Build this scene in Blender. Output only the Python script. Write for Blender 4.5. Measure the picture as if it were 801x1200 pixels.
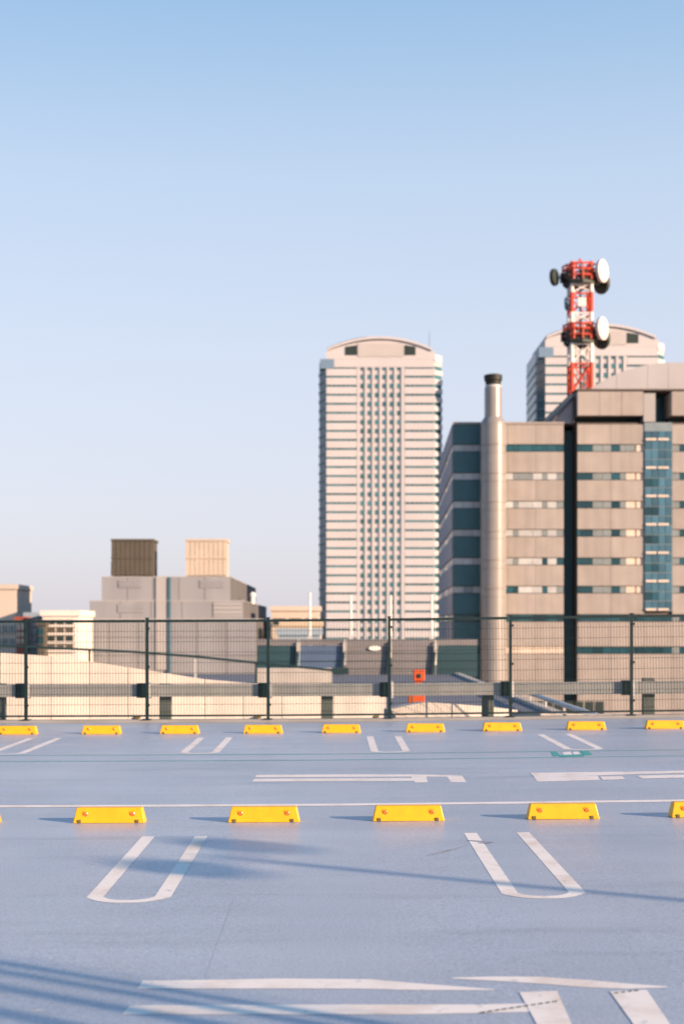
import bpy, math, random
from mathutils import Vector
random.seed(7)
for o in list(bpy.data.objects): bpy.data.objects.remove(o)
S = bpy.context.scene
C = S.collection

# ------------------------------------------------------------------ camera
F, VX, HY, EYE = 1667.0, 392.0, 733.0, 1.637      # focal length (px of the 801x1200 photo), vanishing point, eye height
cam = bpy.data.cameras.new('camera'); cam_ob = bpy.data.objects.new('camera', cam); C.objects.link(cam_ob)
cam_ob.location = (0, 0, EYE); cam_ob.rotation_euler = (math.radians(90), 0, 0)
cam.sensor_fit = 'VERTICAL'; cam.sensor_height = 36.0; cam.sensor_width = 24.0; cam.lens = 36.0 * F / 1200.0
cam.shift_x = (400.5 - VX) / 1200.0; cam.shift_y = (HY - 600.0) / 1200.0
cam.clip_start = 0.1; cam.clip_end = 20000
cam.dof.use_dof = True; cam.dof.focus_distance = 11.6; cam.dof.aperture_fstop = 2.0
S.camera = cam_ob

# ------------------------------------------------------------------ sky, sun, exposure
SUN_EL, SUN_AZ = math.radians(16.0), math.radians(121.5)   # azimuth clockwise from +Y
w = bpy.data.worlds.new('World'); S.world = w; w.use_nodes = True
nt = w.node_tree; nt.nodes.clear()
wo = nt.nodes.new('ShaderNodeOutputWorld'); bg = nt.nodes.new('ShaderNodeBackground'); sk = nt.nodes.new('ShaderNodeTexSky')
sk.sky_type = 'NISHITA'; sk.sun_disc = False; sk.sun_elevation = SUN_EL; sk.sun_rotation = SUN_AZ
sk.altitude = 0; sk.air_density = 1.0; sk.dust_density = 2.0; sk.ozone_density = 2.0
bg.inputs[1].default_value = 0.112
tc = nt.nodes.new('ShaderNodeTexCoord'); sp = nt.nodes.new('ShaderNodeSeparateXYZ'); cr = nt.nodes.new('ShaderNodeValToRGB')
nt.links.new(tc.outputs['Generated'], sp.inputs[0]); nt.links.new(sp.outputs['Z'], cr.inputs[0])
el = cr.color_ramp.elements; el[0].position = 0.0; el[0].color = (3.60, 3.38, 3.72, 1); el[1].position = 1.0; el[1].color = (.15, 1.0, 2.4, 1)
for p_, c_ in ((.06, (3.50, 3.42, 3.90)), (.19, (3.20, 3.42, 4.02)), (.30, (2.65, 3.20, 4.02)), (.40, (1.65, 2.55, 3.70)), (.60, (.38, 1.48, 2.85))):
    e_ = el.new(p_); e_.color = (*c_, 1)
hz = nt.nodes.new('ShaderNodeMix'); hz.data_type = 'RGBA'; hz.inputs[0].default_value = .80      # the hazy pale air over the clear-sky model
nt.links.new(sk.outputs[0], hz.inputs[6]); nt.links.new(cr.outputs[0], hz.inputs[7]); nt.links.new(hz.outputs[2], bg.inputs[0])
nt.links.new(bg.outputs[0], wo.inputs[0])
sun = bpy.data.lights.new('sun', 'SUN'); sun.energy = 5.0; sun.angle = math.radians(0.53); sun.color = (1.0, 0.69, 0.46)
sun_ob = bpy.data.objects.new('sun', sun); C.objects.link(sun_ob)
sd = Vector((math.sin(SUN_AZ) * math.cos(SUN_EL), math.cos(SUN_AZ) * math.cos(SUN_EL), math.sin(SUN_EL)))
sun_ob.rotation_euler = sd.to_track_quat('Z', 'Y').to_euler(); sun_ob.location = sd * 100
S.view_settings.view_transform = 'Standard'; S.view_settings.look = 'None'
S.view_settings.exposure = 1.03; S.view_settings.gamma = 1.0
S.render.engine = 'CYCLES'
S.cycles.max_bounces = 6

# ------------------------------------------------------------------ helpers
def dz(x):                                   # cross fall of the parking deck
    x = max(-14.0, min(14.0, x))
    k = 0.0085 * x + 0.0050 * (math.sqrt(x * x + 1.0) - 1.0)
    return k
def gp(px, py):                              # photo position -> point of the deck
    X = 0.0
    for _ in range(12):
        Y = F * (EYE - dz(X)) / (py - HY); X = (px - VX) * Y / F
    return X, Y
def at(px, py, Y): return (px - VX) * Y / F, Y, EYE + (HY - py) * Y / F

class MB:
    def __init__(s): s.v, s.f = [], []
    def add(s, vs, fs):
        n = len(s.v); s.v += [tuple(v) for v in vs]; s.f += [tuple(i + n for i in f) for f in fs]; return s
    def box(s, x0, x1, y0, y1, z0, z1):
        return s.add([(x0,y0,z0),(x1,y0,z0),(x1,y1,z0),(x0,y1,z0),(x0,y0,z1),(x1,y0,z1),(x1,y1,z1),(x0,y1,z1)],
              [(0,3,2,1),(4,5,6,7),(0,1,5,4),(1,2,6,5),(2,3,7,6),(3,0,4,7)])
    def prism(s, poly, y0, y1):              # poly in XZ, extruded along Y
        n = len(poly); a = sum(poly[i][0]*poly[(i+1)%n][1]-poly[(i+1)%n][0]*poly[i][1] for i in range(n))
        if a < 0: poly = poly[::-1]
        vs = [(x, y0, z) for x, z in poly] + [(x, y1, z) for x, z in poly]
        fs = [tuple(range(n)), tuple(range(2*n-1, n-1, -1))] + [(i, i+n, (i+1)%n+n, (i+1)%n) for i in range(n)]
        return s.add(vs, fs)
    def slab(s, poly, z0, z1):               # poly in XY, extruded along Z
        n = len(poly); a = sum(poly[i][0]*poly[(i+1)%n][1]-poly[(i+1)%n][0]*poly[i][1] for i in range(n))
        if a < 0: poly = poly[::-1]
        vs = [(x, y, z0) for x, y in poly] + [(x, y, z1) for x, y in poly]
        fs = [tuple(range(n-1, -1, -1)), tuple(range(n, 2*n))] + [(i, (i+1)%n, (i+1)%n+n, i+n) for i in range(n)]
        return s.add(vs, fs)
    def tube(s, p, q, r, n=8, r2=None, cap=True):
        p, q = Vector(p), Vector(q); r2 = r if r2 is None else r2
        d = (q - p).normalized(); a = d.orthogonal().normalized(); b = d.cross(a)
        vs = []
        for c, rr in ((p, r), (q, r2)):
            for i in range(n):
                t = 2*math.pi*(i+.5)/n; vs.append(c + a*rr*math.cos(t) + b*rr*math.sin(t))
        fs = [(i, (i+1)%n, (i+1)%n+n, i+n) for i in range(n)]
        if cap: fs += [tuple(range(n-1,-1,-1)), tuple(range(n, 2*n))]
        return s.add(vs, fs)
    def lathe(s, prof, c=(0,0,0), n=24, axis=None):   # prof: (r, h) along axis (default Z)
        d = Vector(axis or (0,0,1)).normalized(); a = d.orthogonal().normalized(); b = d.cross(a); c = Vector(c)
        vs = []
        for r, h in prof:
            for i in range(n):
                t = 2*math.pi*i/n; vs.append(c + d*h + a*r*math.cos(t) + b*r*math.sin(t))
        m = len(prof); fs = []
        for k in range(m-1):
            for i in range(n):
                j = (i+1) % n; fs.append((k*n+i, k*n+j, (k+1)*n+j, (k+1)*n+i))
        fs += [tuple(range(n-1,-1,-1)), tuple(range((m-1)*n, m*n))]
        return s.add(vs, fs)
    def sheet(s, pts, h=0.0015):              # flat paint draped over the deck, pts in XY (convex or simple)
        return s.add([(x, y, dz(x) + h) for x, y in pts], [tuple(range(len(pts)))])
    def quads(s, left, right, h=0.0015):      # strip between two polylines
        n = len(left); vs = [(x, y, dz(x)+h) for x, y in left] + [(x, y, dz(x)+h) for x, y in right]
        return s.add(vs, [(i, i+1, n+i+1, n+i) for i in range(n-1)])
    def mesh(s, name, m, smooth=False, org=(0,0,0)):
        me = bpy.data.meshes.new(name); ox, oy, oz = org
        me.from_pydata([(x-ox, y-oy, z-oz) for x, y, z in s.v], [], s.f); me.update()
        if m: me.materials.append(m)
        if smooth:
            for p in me.polygons: p.use_smooth = True
        return me
    def build(s, name, m, parent=None, bevel=0, smooth=False, loc=None):
        org = parent.location if parent else (0,0,0)
        o = bpy.data.objects.new(name, s.mesh(name, m, smooth, org if loc is None else (0,0,0))); C.objects.link(o)
        if loc is not None: o.location = loc
        if parent: o.parent = parent
        if bevel:
            b = o.modifiers.new('bevel', 'BEVEL'); b.width = bevel; b.segments = 2; b.limit_method = 'ANGLE'; b.angle_limit = math.radians(40)
        if smooth:
            try:
                me = o.data; me.set_sharp_from_angle(angle=math.radians(38))
            except Exception: pass
        return o
def place(name, me, parent, loc):            # another object on a shared mesh
    o = bpy.data.objects.new(name, me); C.objects.link(o); o.parent = parent; o.location = loc; return o
def empty(name, loc, label, cat, group=None):
    o = bpy.data.objects.new(name, None); C.objects.link(o); o.location = loc; o.empty_display_size = .3
    return tag(o, label, cat, group)
def tag(o, label, cat, group=None):
    o['label'] = label; o['category'] = cat
    if group: o['group'] = group
    return o
def kind(o, k='structure'): o['kind'] = k; return o
def copy_tree(o, parent=None):
    c = o.copy(); C.objects.link(c); c.parent = parent
    for ch in list(o.children): copy_tree(ch, c)
    return c

# ------------------------------------------------------------------ materials
def mat(name, col, rough=.6, var=.12, scale=3.0, bump=0.0, bscale=40.0, metal=0.0, spec=.4, streak=0.0, ov=0.0):
    m = bpy.data.materials.new(name); m.use_nodes = True; t = m.node_tree; N, L = t.nodes, t.links
    b = N['Principled BSDF']; b.inputs['Roughness'].default_value = rough; b.inputs['Metallic'].default_value = metal
    b.inputs['Specular IOR Level'].default_value = spec
    g = N.new('ShaderNodeNewGeometry')
    n1 = N.new('ShaderNodeTexNoise'); n1.inputs['Scale'].default_value = scale; n1.inputs['Detail'].default_value = 5
    L.new(g.outputs['Position'], n1.inputs['Vector'])
    r = N.new('ShaderNodeMapRange'); r.inputs[1].default_value = .3; r.inputs[2].default_value = .7
    r.inputs[3].default_value = 1 - var; r.inputs[4].default_value = 1 + var
    L.new(n1.outputs[0], r.inputs[0])
    fac = r.outputs[0]
    if streak:                               # vertical rain streaks
        mp = N.new('ShaderNodeMapping'); mp.inputs['Scale'].default_value = (2.5, 2.5, .12)
        n2 = N.new('ShaderNodeTexNoise'); n2.inputs['Scale'].default_value = scale; n2.inputs['Detail'].default_value = 3
        L.new(g.outputs['Position'], mp.inputs['Vector']); L.new(mp.outputs[0], n2.inputs['Vector'])
        r2 = N.new('ShaderNodeMapRange'); r2.inputs[1].default_value = .35; r2.inputs[2].default_value = .65
        r2.inputs[3].default_value = 1 - streak; r2.inputs[4].default_value = 1 + streak * .4
        L.new(n2.outputs[0], r2.inputs[0])
        mu = N.new('ShaderNodeMath'); mu.operation = 'MULTIPLY'; L.new(fac, mu.inputs[0]); L.new(r2.outputs[0], mu.inputs[1]); fac = mu.outputs[0]
    if ov:                                   # piece-to-piece difference
        oi = N.new('ShaderNodeObjectInfo'); r4 = N.new('ShaderNodeMapRange'); r4.inputs[3].default_value = 1 - ov; r4.inputs[4].default_value = 1 + ov
        L.new(oi.outputs['Random'], r4.inputs[0])
        mo = N.new('ShaderNodeMath'); mo.operation = 'MULTIPLY'; L.new(fac, mo.inputs[0]); L.new(r4.outputs[0], mo.inputs[1]); fac = mo.outputs[0]
    mx = N.new('ShaderNodeVectorMath'); mx.operation = 'SCALE'; mx.inputs[0].default_value = col
    L.new(fac, mx.inputs['Scale']); L.new(mx.outputs[0], b.inputs['Base Color'])
    if bump:
        n3 = N.new('ShaderNodeTexNoise'); n3.inputs['Scale'].default_value = bscale; n3.inputs['Detail'].default_value = 4
        L.new(g.outputs['Position'], n3.inputs['Vector'])
        bp = N.new('ShaderNodeBump'); bp.inputs['Strength'].default_value = bump; bp.inputs['Distance'].default_value = .01
        L.new(n3.outputs[0], bp.inputs['Height']); L.new(bp.outputs[0], b.inputs['Normal'])
    return m

def deck_material():
    m = bpy.data.materials.new('deck_coating'); m.use_nodes = True; t = m.node_tree; N, L = t.nodes, t.links
    b = N['Principled BSDF']; b.inputs['Specular IOR Level'].default_value = .5
    g = N.new('ShaderNodeNewGeometry')
    def noise(sc, det, vec=None, scale3=None):
        n = N.new('ShaderNodeTexNoise'); n.inputs['Scale'].default_value = sc; n.inputs['Detail'].default_value = det
        src = g.outputs['Position']
        if scale3:
            mp = N.new('ShaderNodeMapping'); mp.inputs['Scale'].default_value = scale3; L.new(src, mp.inputs['Vector']); src = mp.outputs[0]
        L.new(src, n.inputs['Vector']); return n.outputs[0]
    def rng(x, a, bb, c, d):
        r = N.new('ShaderNodeMapRange'); r.inputs[1].default_value = a; r.inputs[2].default_value = bb
        r.inputs[3].default_value = c; r.inputs[4].default_value = d; L.new(x, r.inputs[0]); return r.outputs[0]
    def mul(a, c):
        k = N.new('ShaderNodeMath'); k.operation = 'MULTIPLY'; L.new(a, k.inputs[0]); L.new(c, k.inputs[1]); return k.outputs[0]
    big = rng(noise(.35, 5), .3, .7, .90, 1.08)
    roll = rng(noise(1.0, 3, scale3=(.25, 2.2, 1)), .3, .7, .95, 1.05)     # roller lanes of the coating
    grit = rng(noise(75, 3), .25, .75, .70, 1.30)
    speck = rng(noise(28, 3), .60, .78, 1.0, .74)
    scuf = rng(noise(1.1, 6, scale3=(.35, 2.6, 1)), .58, .76, 1.0, .80)
    f = mul(mul(mul(big, roll), mul(grit, speck)), scuf)
    sc = N.new('ShaderNodeVectorMath'); sc.operation = 'SCALE'; sc.inputs[0].default_value = DECK
    L.new(f, sc.inputs['Scale']); L.new(sc.outputs[0], b.inputs['Base Color'])
    L.new(rng(noise(.8, 4), .3, .7, .30, .46), b.inputs['Roughness'])
    bp = N.new('ShaderNodeBump'); bp.inputs['Strength'].default_value = .35; bp.inputs['Distance'].default_value = .003
    L.new(noise(220, 3), bp.inputs['Height']); L.new(bp.outputs[0], b.inputs['Normal'])
    return m

def paint_material(name, col, dirt, under, wear=.60):
    m = bpy.data.materials.new(name); m.use_nodes = True; t = m.node_tree; N, L = t.nodes, t.links
    b = N['Principled BSDF']; b.inputs['Roughness'].default_value = .65; b.inputs['Specular IOR Level'].default_value = .3
    g = N.new('ShaderNodeNewGeometry')
    def noise(sc, det):
        n = N.new('ShaderNodeTexNoise'); n.inputs['Scale'].default_value = sc; n.inputs['Detail'].default_value = det; n.inputs['Roughness'].default_value = .65
        L.new(g.outputs['Position'], n.inputs['Vector']); return n.outputs[0]
    def mixc(fac, A, B):
        k = N.new('ShaderNodeMix'); k.data_type = 'RGBA'; L.new(fac, k.inputs[0])
        for i, x in ((6, A), (7, B)):
            if isinstance(x, tuple): k.inputs[i].default_value = (*x, 1)
            else: L.new(x, k.inputs[i])
        return k.outputs[2]
    def rng(x, a, bb, c, d):
        r = N.new('ShaderNodeMapRange'); r.inputs[1].default_value = a; r.inputs[2].default_value = bb
        r.inputs[3].default_value = c; r.inputs[4].default_value = d; L.new(x, r.inputs[0]); return r.outputs[0]
    c = mixc(rng(noise(2.3, 5), .48, .72, 0, .8), col, dirt)
    c = mixc(rng(noise(14, 6), wear, wear + .08, 0, .75), c, under)
    L.new(c, b.inputs['Base Color'])
    return m

DECK = (.338, .395, .482)
M = {}
M['deck'] = deck_material()
M['white_paint'] = paint_material('worn_white_paint', (.78, .74, .70), (.56, .46, .38), DECK, .61)
M['far_paint'] = paint_material('worn_white_lane_paint', (.74, .70, .67), (.56, .48, .42), DECK, .60)
M['green_paint'] = paint_material('green_walkway_paint', (.05, .33, .30), (.10, .30, .30), DECK, .62)
M['scuff'] = mat('dark_scuff', (.27, .30, .36), .7, .2, 8)
M['crack'] = mat('dark_crack', (.03, .05, .05), .8, .2, 20)
M['yellow'] = mat('yellow_moulded_plastic', (.74, .375, .006), .42, .07, 9, .15, 90, spec=.45)
def scuff_yellow(m):
    t = m.node_tree; N, L = t.nodes, t.links; b = N['Principled BSDF']; src = b.inputs['Base Color'].links[0].from_socket
    g = N.new('ShaderNodeNewGeometry'); mp = N.new('ShaderNodeMapping'); mp.inputs['Scale'].default_value = (4, 9, 22); L.new(g.outputs['Position'], mp.inputs['Vector'])
    n = N.new('ShaderNodeTexNoise'); n.inputs['Scale'].default_value = 1.6; n.inputs['Detail'].default_value = 7; n.inputs['Roughness'].default_value = .7; L.new(mp.outputs[0], n.inputs['Vector'])
    r = N.new('ShaderNodeMapRange'); r.inputs[1].default_value = .60; r.inputs[2].default_value = .76; r.inputs[3].default_value = 0; r.inputs[4].default_value = .6; L.new(n.outputs[0], r.inputs[0])
    k = N.new('ShaderNodeMix'); k.data_type = 'RGBA'; L.new(r.outputs[0], k.inputs[0]); L.new(src, k.inputs[6]); k.inputs[7].default_value = (.22, .14, .05, 1); L.new(k.outputs[2], b.inputs['Base Color'])
scuff_yellow(M['yellow'])
M['reflector'] = mat('orange_reflector', (.85, .16, .03), .25, .05, 30, spec=.6)
M['hole'] = mat('bolt_recess', (.13, .10, .03), .8, .2, 30)
M['concrete'] = mat('pale_concrete', (.43, .405, .38), .85, .10, .8, .2, 12, streak=.12)
M['concrete_dark'] = mat('grey_concrete', (.24, .24, .24), .85, .12, 1.5, .2, 20)
M['road'] = mat('ramp_asphalt', (.13, .14, .17), .8, .12, 1.2, .2, 60)
M['city'] = mat('city_ground', (.16, .16, .16), .9, .2, .05)
M['fence'] = mat('dark_green_fence_paint', (.004, .018, .020), .45, .1, 4, spec=.4)
M['beam'] = mat('grey_steel_beam', (.26, .27, .26), .55, .10, 2, spec=.4, streak=.1)
M['beam_post'] = mat('grey_painted_post', (.10, .12, .11), .6, .12, 3)
M['tower_wall'] = mat('cream_tower_cladding', (.485, .472, .495), .65, .04, .08, ov=.03)
M['tower_span'] = mat('pinkish_tower_spandrel', (.43, .415, .44), .65, .05, .1)
M['tower_glass'] = mat('teal_tower_glass', (.045, .14, .17), .15, .2, .2, spec=.5, ov=.3)
M['tower_side'] = mat('teal_side_glazing', (.012, .075, .105), .25, .25, .15, spec=.5)
M['tower_rib'] = mat('pale_side_rib', (.05, .12, .16), .4, .1, .2)
M['roof_blue'] = mat('slate_blue_roof', (.15, .24, .35), .5, .06, .1)
M['grey_panel'] = mat('grey_crown_panel', (.42, .40, .40), .6, .05, .1)
M['void'] = mat('dark_opening_and_shade', (.015, .03, .03), .7, .1, .2)  # dark openings, plus shade painted under the penthouse and at the base
M['tan'] = mat('tan_facade_tile', (.325, .292, .272), .7, .07, .5, streak=.09, ov=.06)
M['joint'] = mat('dark_joint', (.10, .085, .08), .8, .1, .5)
M['teal_shade'] = mat('painted_teal_shade', (.045, .125, .145), .5, .08, .5)  # shade of the flue and the slot put into the tile colour
M['teal_glass'] = mat('teal_window_glass', (.014, .062, .085), .10, .2, .3, spec=.5, ov=.4)
M['blind'] = mat('pale_blind', (.42, .43, .44), .45, .15, .6, spec=.5, ov=.18)
M['blind_mid'] = mat('grey_blind', (.20,.23,.24), .35, .15, .6, spec=.5)
M['blind_and_reflection'] = mat('cream_blind_and_reflection', (.62, .52, .44), .5, .12, .6)  # cream blinds; on the flank it stands for painted reflections
M['curtain'] = mat('blue_curtain_wall_glass', (.05, .13, .19), .12, .2, .4, spec=.6, ov=.3)
M['mullion'] = mat('grey_mullion', (.20, .25, .28), .4, .1, 1)
M['steel'] = mat('brushed_flue_steel', (.25, .232, .222), .30, .06, .6, metal=.0, spec=.75, streak=.08)
M['cap'] = mat('black_flue_cap', (.012, .014, .012), .6, .1, 1)
M['roofmetal'] = mat('mauve_grey_roof_metal', (.37, .365, .385), .45, .07, .25, spec=.4)
M['side_tile'] = mat('grey_side_tile', (.30, .28, .31), .7, .08, .4)
M['red'] = mat('orange_red_mast_paint', (.58, .062, .025), .5, .12, 1.5)
M['white_steel'] = mat('white_mast_paint', (.78, .72, .68), .5, .08, 1.5)
M['dark_steel'] = mat('dark_mast_gear', (.02, .03, .025), .6, .1, 2)
M['dish'] = mat('white_dish', (.66, .61, .56), .5, .05, 1)
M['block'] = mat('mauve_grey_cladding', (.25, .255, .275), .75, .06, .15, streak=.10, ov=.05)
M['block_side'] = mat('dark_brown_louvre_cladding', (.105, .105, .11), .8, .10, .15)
M['block_pale'] = mat('pale_grey_pilaster', (.34, .33, .33), .75, .05, .2)
M['groove'] = mat('blue_grey_downpipe', (.05, .12, .17), .5, .1, .5)
M['brown_box'] = mat('brown_louvre_box', (.085, .075, .06), .8, .10, .5)
M['cream_box'] = mat('cream_louvre_box', (.48, .41, .34), .8, .06, .5)
M['barrier'] = mat('grey_noise_panel', (.17, .165, .175), .7, .1, .6, streak=.08)
M['barrier_blue'] = mat('blue_noise_panel', (.085, .13, .22), .25, .1, .6, spec=.5)
M['barrier_teal'] = mat('dark_teal_noise_panel', (.022, .06, .078), .5, .12, .6)
M['barrier_dark'] = mat('dark_rail', (.010, .034, .040), .6, .1, 1)
M['white_pole'] = mat('white_pole_paint', (.80, .76, .70), .5, .05, 1)
M['machine'] = mat('orange_machine_paint', (.56, .085, .02), .5, .12, 4)
M['city_cream'] = mat('cream_city_wall', (.54, .47, .41), .8, .08, .1, streak=.05)
M['city_white'] = mat('white_city_wall', (.68, .63, .58), .8, .06, .1, streak=.06)
M['city_blue'] = mat('blue_grey_city_wall', (.26, .33, .40), .7, .1, .1)
M['city_tan'] = mat('ochre_city_wall', (.52, .42, .31), .8, .08, .1)
M['city_red'] = mat('red_city_panel', (.28, .07, .05), .7, .1, .2)
M['galv'] = mat('galvanised_rail', (.50, .50, .50), .45, .08, 2)
M['lamp_pole'] = mat('grey_lamp_pole', (.35, .36, .37), .5, .06, 2)

# ------------------------------------------------------------------ the setting
GZ = -15.0
g = MB(); g.add([(-6000,-3000,GZ),(6000,-3000,GZ),(6000,9000,GZ),(-6000,9000,GZ)], [(0,1,2,3)])
kind(g.build('city_ground', M['city']))

d = MB()
xs = [-45] + [i*.5 for i in range(-28, 29)] + [45]; ys = [-40, 0, 6, 12, 18, 24.35]
for i in range(len(xs)-1):
    for j in range(len(ys)-1):
        d.add([(xs[i],ys[j],dz(xs[i])),(xs[i+1],ys[j],dz(xs[i+1])),(xs[i+1],ys[j+1],dz(xs[i+1])),(xs[i],ys[j+1],dz(xs[i]))], [(0,1,2,3)])
deck = kind(d.build('parking_deck', M['deck']))
e = MB()
for i in range(len(xs)-1):
    a, b_ = xs[i], xs[i+1]; za, zb = dz(a), dz(b_)
    e.add([(a,24.35,za),(b_,24.35,zb),(b_,24.35,-1.2),(a,24.35,-1.2)], [(0,1,2,3)])
e.build('deck_edge', M['concrete'], deck)
k = MB()
for i in range(len(xs)-1):
    a, b_ = xs[i], xs[i+1]
    k.add([(a,24.15,dz(a)+.002),(b_,24.15,dz(b_)+.002),(b_,24.15,dz(b_)+.05),(a,24.15,dz(a)+.05),
           (a,24.34,dz(a)+.05),(b_,24.34,dz(b_)+.05),(b_,24.34,dz(b_)+.002),(a,24.34,dz(a)+.002)], [(0,1,2,3),(3,2,5,4),(4,5,6,7)])
k.build('deck_kerb', M['concrete_dark'], deck)

# --- paint on the deck
def u_mark(cx, ytop, yend, wl=.10, m='white_paint', ht=.0015):
    b = MB(); hw = .255
    for s in (-1, 1):
        b.quads([(cx+s*hw, ytop), (cx+s*hw, (ytop+yend)/2), (cx+s*hw, yend+.10)], [(cx+s*(hw-wl), ytop), (cx+s*(hw-wl), (ytop+yend)/2), (cx+s*(hw-wl), yend+.12)], ht)
    o, i = [], []
    for q in range(13):
        t = -1 + q/6
        o.append((cx + t*hw, yend - .07 + .17*abs(t)**2.6)); i.append((cx + t*(hw-wl), yend + .015 + .105*abs(t)**3))
    b.quads(o, i, ht)
    return b.build('u_shaped_marking', M[m], deck)
for cx, yt, ye in ((-1.245, 11.09, 8.50), (1.265, 11.14, 8.52), (-3.75, 11.08, 8.5), (3.77, 11.1, 8.52)): u_mark(cx, yt, ye)
for cx in (-4.25, -1.75, .72, 3.22): u_mark(cx, 20.9, 18.32, m='far_paint')
def line(x0, x1, y, wd, m, name, ht=.0015, y2=None):
    n = 24; y2 = y if y2 is None else y2
    P = [(x0 + (x1-x0)*i/n, y + (y2-y)*i/n) for i in range(n+1)]
    b = MB().quads([(x, yy - wd/2) for x, yy in P], [(x, yy + wd/2) for x, yy in P], ht)
    return b.build(name, M[m], deck)
line(-20, 20, 12.98, .15, 'white_paint', 'white_line', .002)
line(-20, 20, 18.12, .05, 'green_paint', 'green_line', .0015)
line(-20, 20, 17.30, .05, 'green_paint', 'green_line', .0015)
def paint(name, pts, m='white_paint', ht=.0015):
    P = [gp(*p) for p in pts]
    return MB().sheet(P, ht).build(name, M[m], deck)
# big arrow in the front lane
b = MB()
def seg(b, top, bot, ht=.0015): b.quads([gp(*p) for p in top], [gp(*p) for p in bot], ht)
seg(b, [(167,1149.5),(250,1148.5),(330,1147),(433,1147.8),(480,1152),(520,1155),(578,1159.6)], [(161,1159),(250,1158.8),(330,1158.6),(420,1158.8),(480,1160.4),(520,1160.6),(578,1160.6)])
b.build('arrow_marking', M['white_paint'], deck)
b = MB(); seg(b, [(152,1178.5),(250,1178),(370,1177.6),(480,1177.6),(560,1177.5),(622,1176)], [(143,1189),(250,1189),(370,1189),(480,1189),(560,1187.4),(622,1186)])
b.build('arrow_marking', M['white_paint'], deck)
b = MB(); seg(b, [(529,1146),(560,1145),(588,1144.6),(632,1145),(690,1149),(735,1153),(781,1156.2)], [(529,1147),(560,1148.6),(588,1150),(632,1153),(690,1157.5),(735,1159),(781,1157.4)])
b.build('arrow_marking', M['white_paint'], deck)
for pts in ([(608,1163.5),(652,1161.5),(669,1200),(690,1245),(640,1245),(628,1200)], [(714,1162.5),(757,1160.5),(784,1200),(812,1245),(768,1245),(741,1200)]):
    paint('stall_leg_marking', pts, ht=.0028)
# lettering of the far lane, lying on its side
for top, bot in (([(300,908.2),(400,907.6),(480,907.6),(530,908.5)], [(299,911),(400,910.6),(480,910.2),(530,910.4)]),
                 ([(298,912.8),(400,912.3),(484,912)], [(295,916),(400,915.6),(484,915.2)]),
                 ([(481,909.6),(499,909.6)], [(486,917.2),(501,917)]),
                 ([(522,908.6),(541,909)], [(528,917),(546,916.6)])):
    b = MB(); seg(b, top, bot); b.build('lane_marking', M['far_paint'], deck)
for top, bot in (([(620,906),(690,905),(745,904.4),(805,903.2)], [(626,911),(690,909.4),(745,907.4),(805,906.2)]),
                 ([(625,910.6),(660,910.2),(700,909.2)], [(629,916),(660,915.4),(702,914)]),
                 ([(702,910.4),(728,909.6)], [(706,914.2),(732,913.4)]),
                 ([(745,909.2),(805,908)], [(752,912.6),(805,911.6)])):
    b = MB(); seg(b, top, bot, .0016 if top[0][1] > 910.5 else .0028); b.build('lane_marking', M['far_paint'], deck)
# green walkway pictogram
for pts in ([(645,881.6),(652,881.2),(656,886),(648,886.6)], [(679,880.6),(688,880.2),(694,884.6),(684,885.2)], [(652,885),(682,884),(684,886.4),(656,887)]):
    paint('walkway_sign_marking', pts, 'green_paint', .0028)
paint('walkway_sign_marking', [(658,881.6),(668,881),(670,884.4),(660,885)], 'far_paint', .0028)
paint('walkway_sign_marking', [(670,881.4),(677,881),(679,884),(672,884.6)], 'far_paint', .0028)
# coating seam and worn paint edges
b = MB(); seg(b, [(239.8,1147),(256.4,1100),(275,1050)], [(240.15,1147),(256.7,1100),(275.2,1050)]); b.build('coating_seam', M['scuff'], deck)
def dashes(x0, y0, x1, y1, n, t):
    b = MB()
    for i in range(n):
        a, c = (i+.1*random.random())/n, (i+.66)/n
        p = [(x0+(x1-x0)*a, y0+(y1-y0)*a), (x0+(x1-x0)*c, y0+(y1-y0)*c), (x0+(x1-x0)*c, y0+(y1-y0)*c+t), (x0+(x1-x0)*a, y0+(y1-y0)*a+t*.8)]
        b.sheet([gp(*q) for q in p], .004)
    b.build('worn_paint_edge', M['crack'], deck)
dashes(562,1187,655,1173,11,1.6); dashes(719,1164,750,1160.4,4,1.5)
for x0, y0, x1, y1, t in ((545,985,575,987,1.2),(500,1003,548,991,1.2),(560,988,578,987,2.0),(36,1186,52,1184,1.0)):
    seg(b := MB(), [(x0,y0),((x0+x1)/2,(y0+y1)/2-.4),(x1,y1)], [(x0+1,y0+t*.3),((x0+x1)/2,(y0+y1)/2+t*.6),(x1,y1+t*.3)], .0045)
    b.build('scuff_mark', M['white_paint'] if x0 == 36 else M['scuff'], deck)

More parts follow.
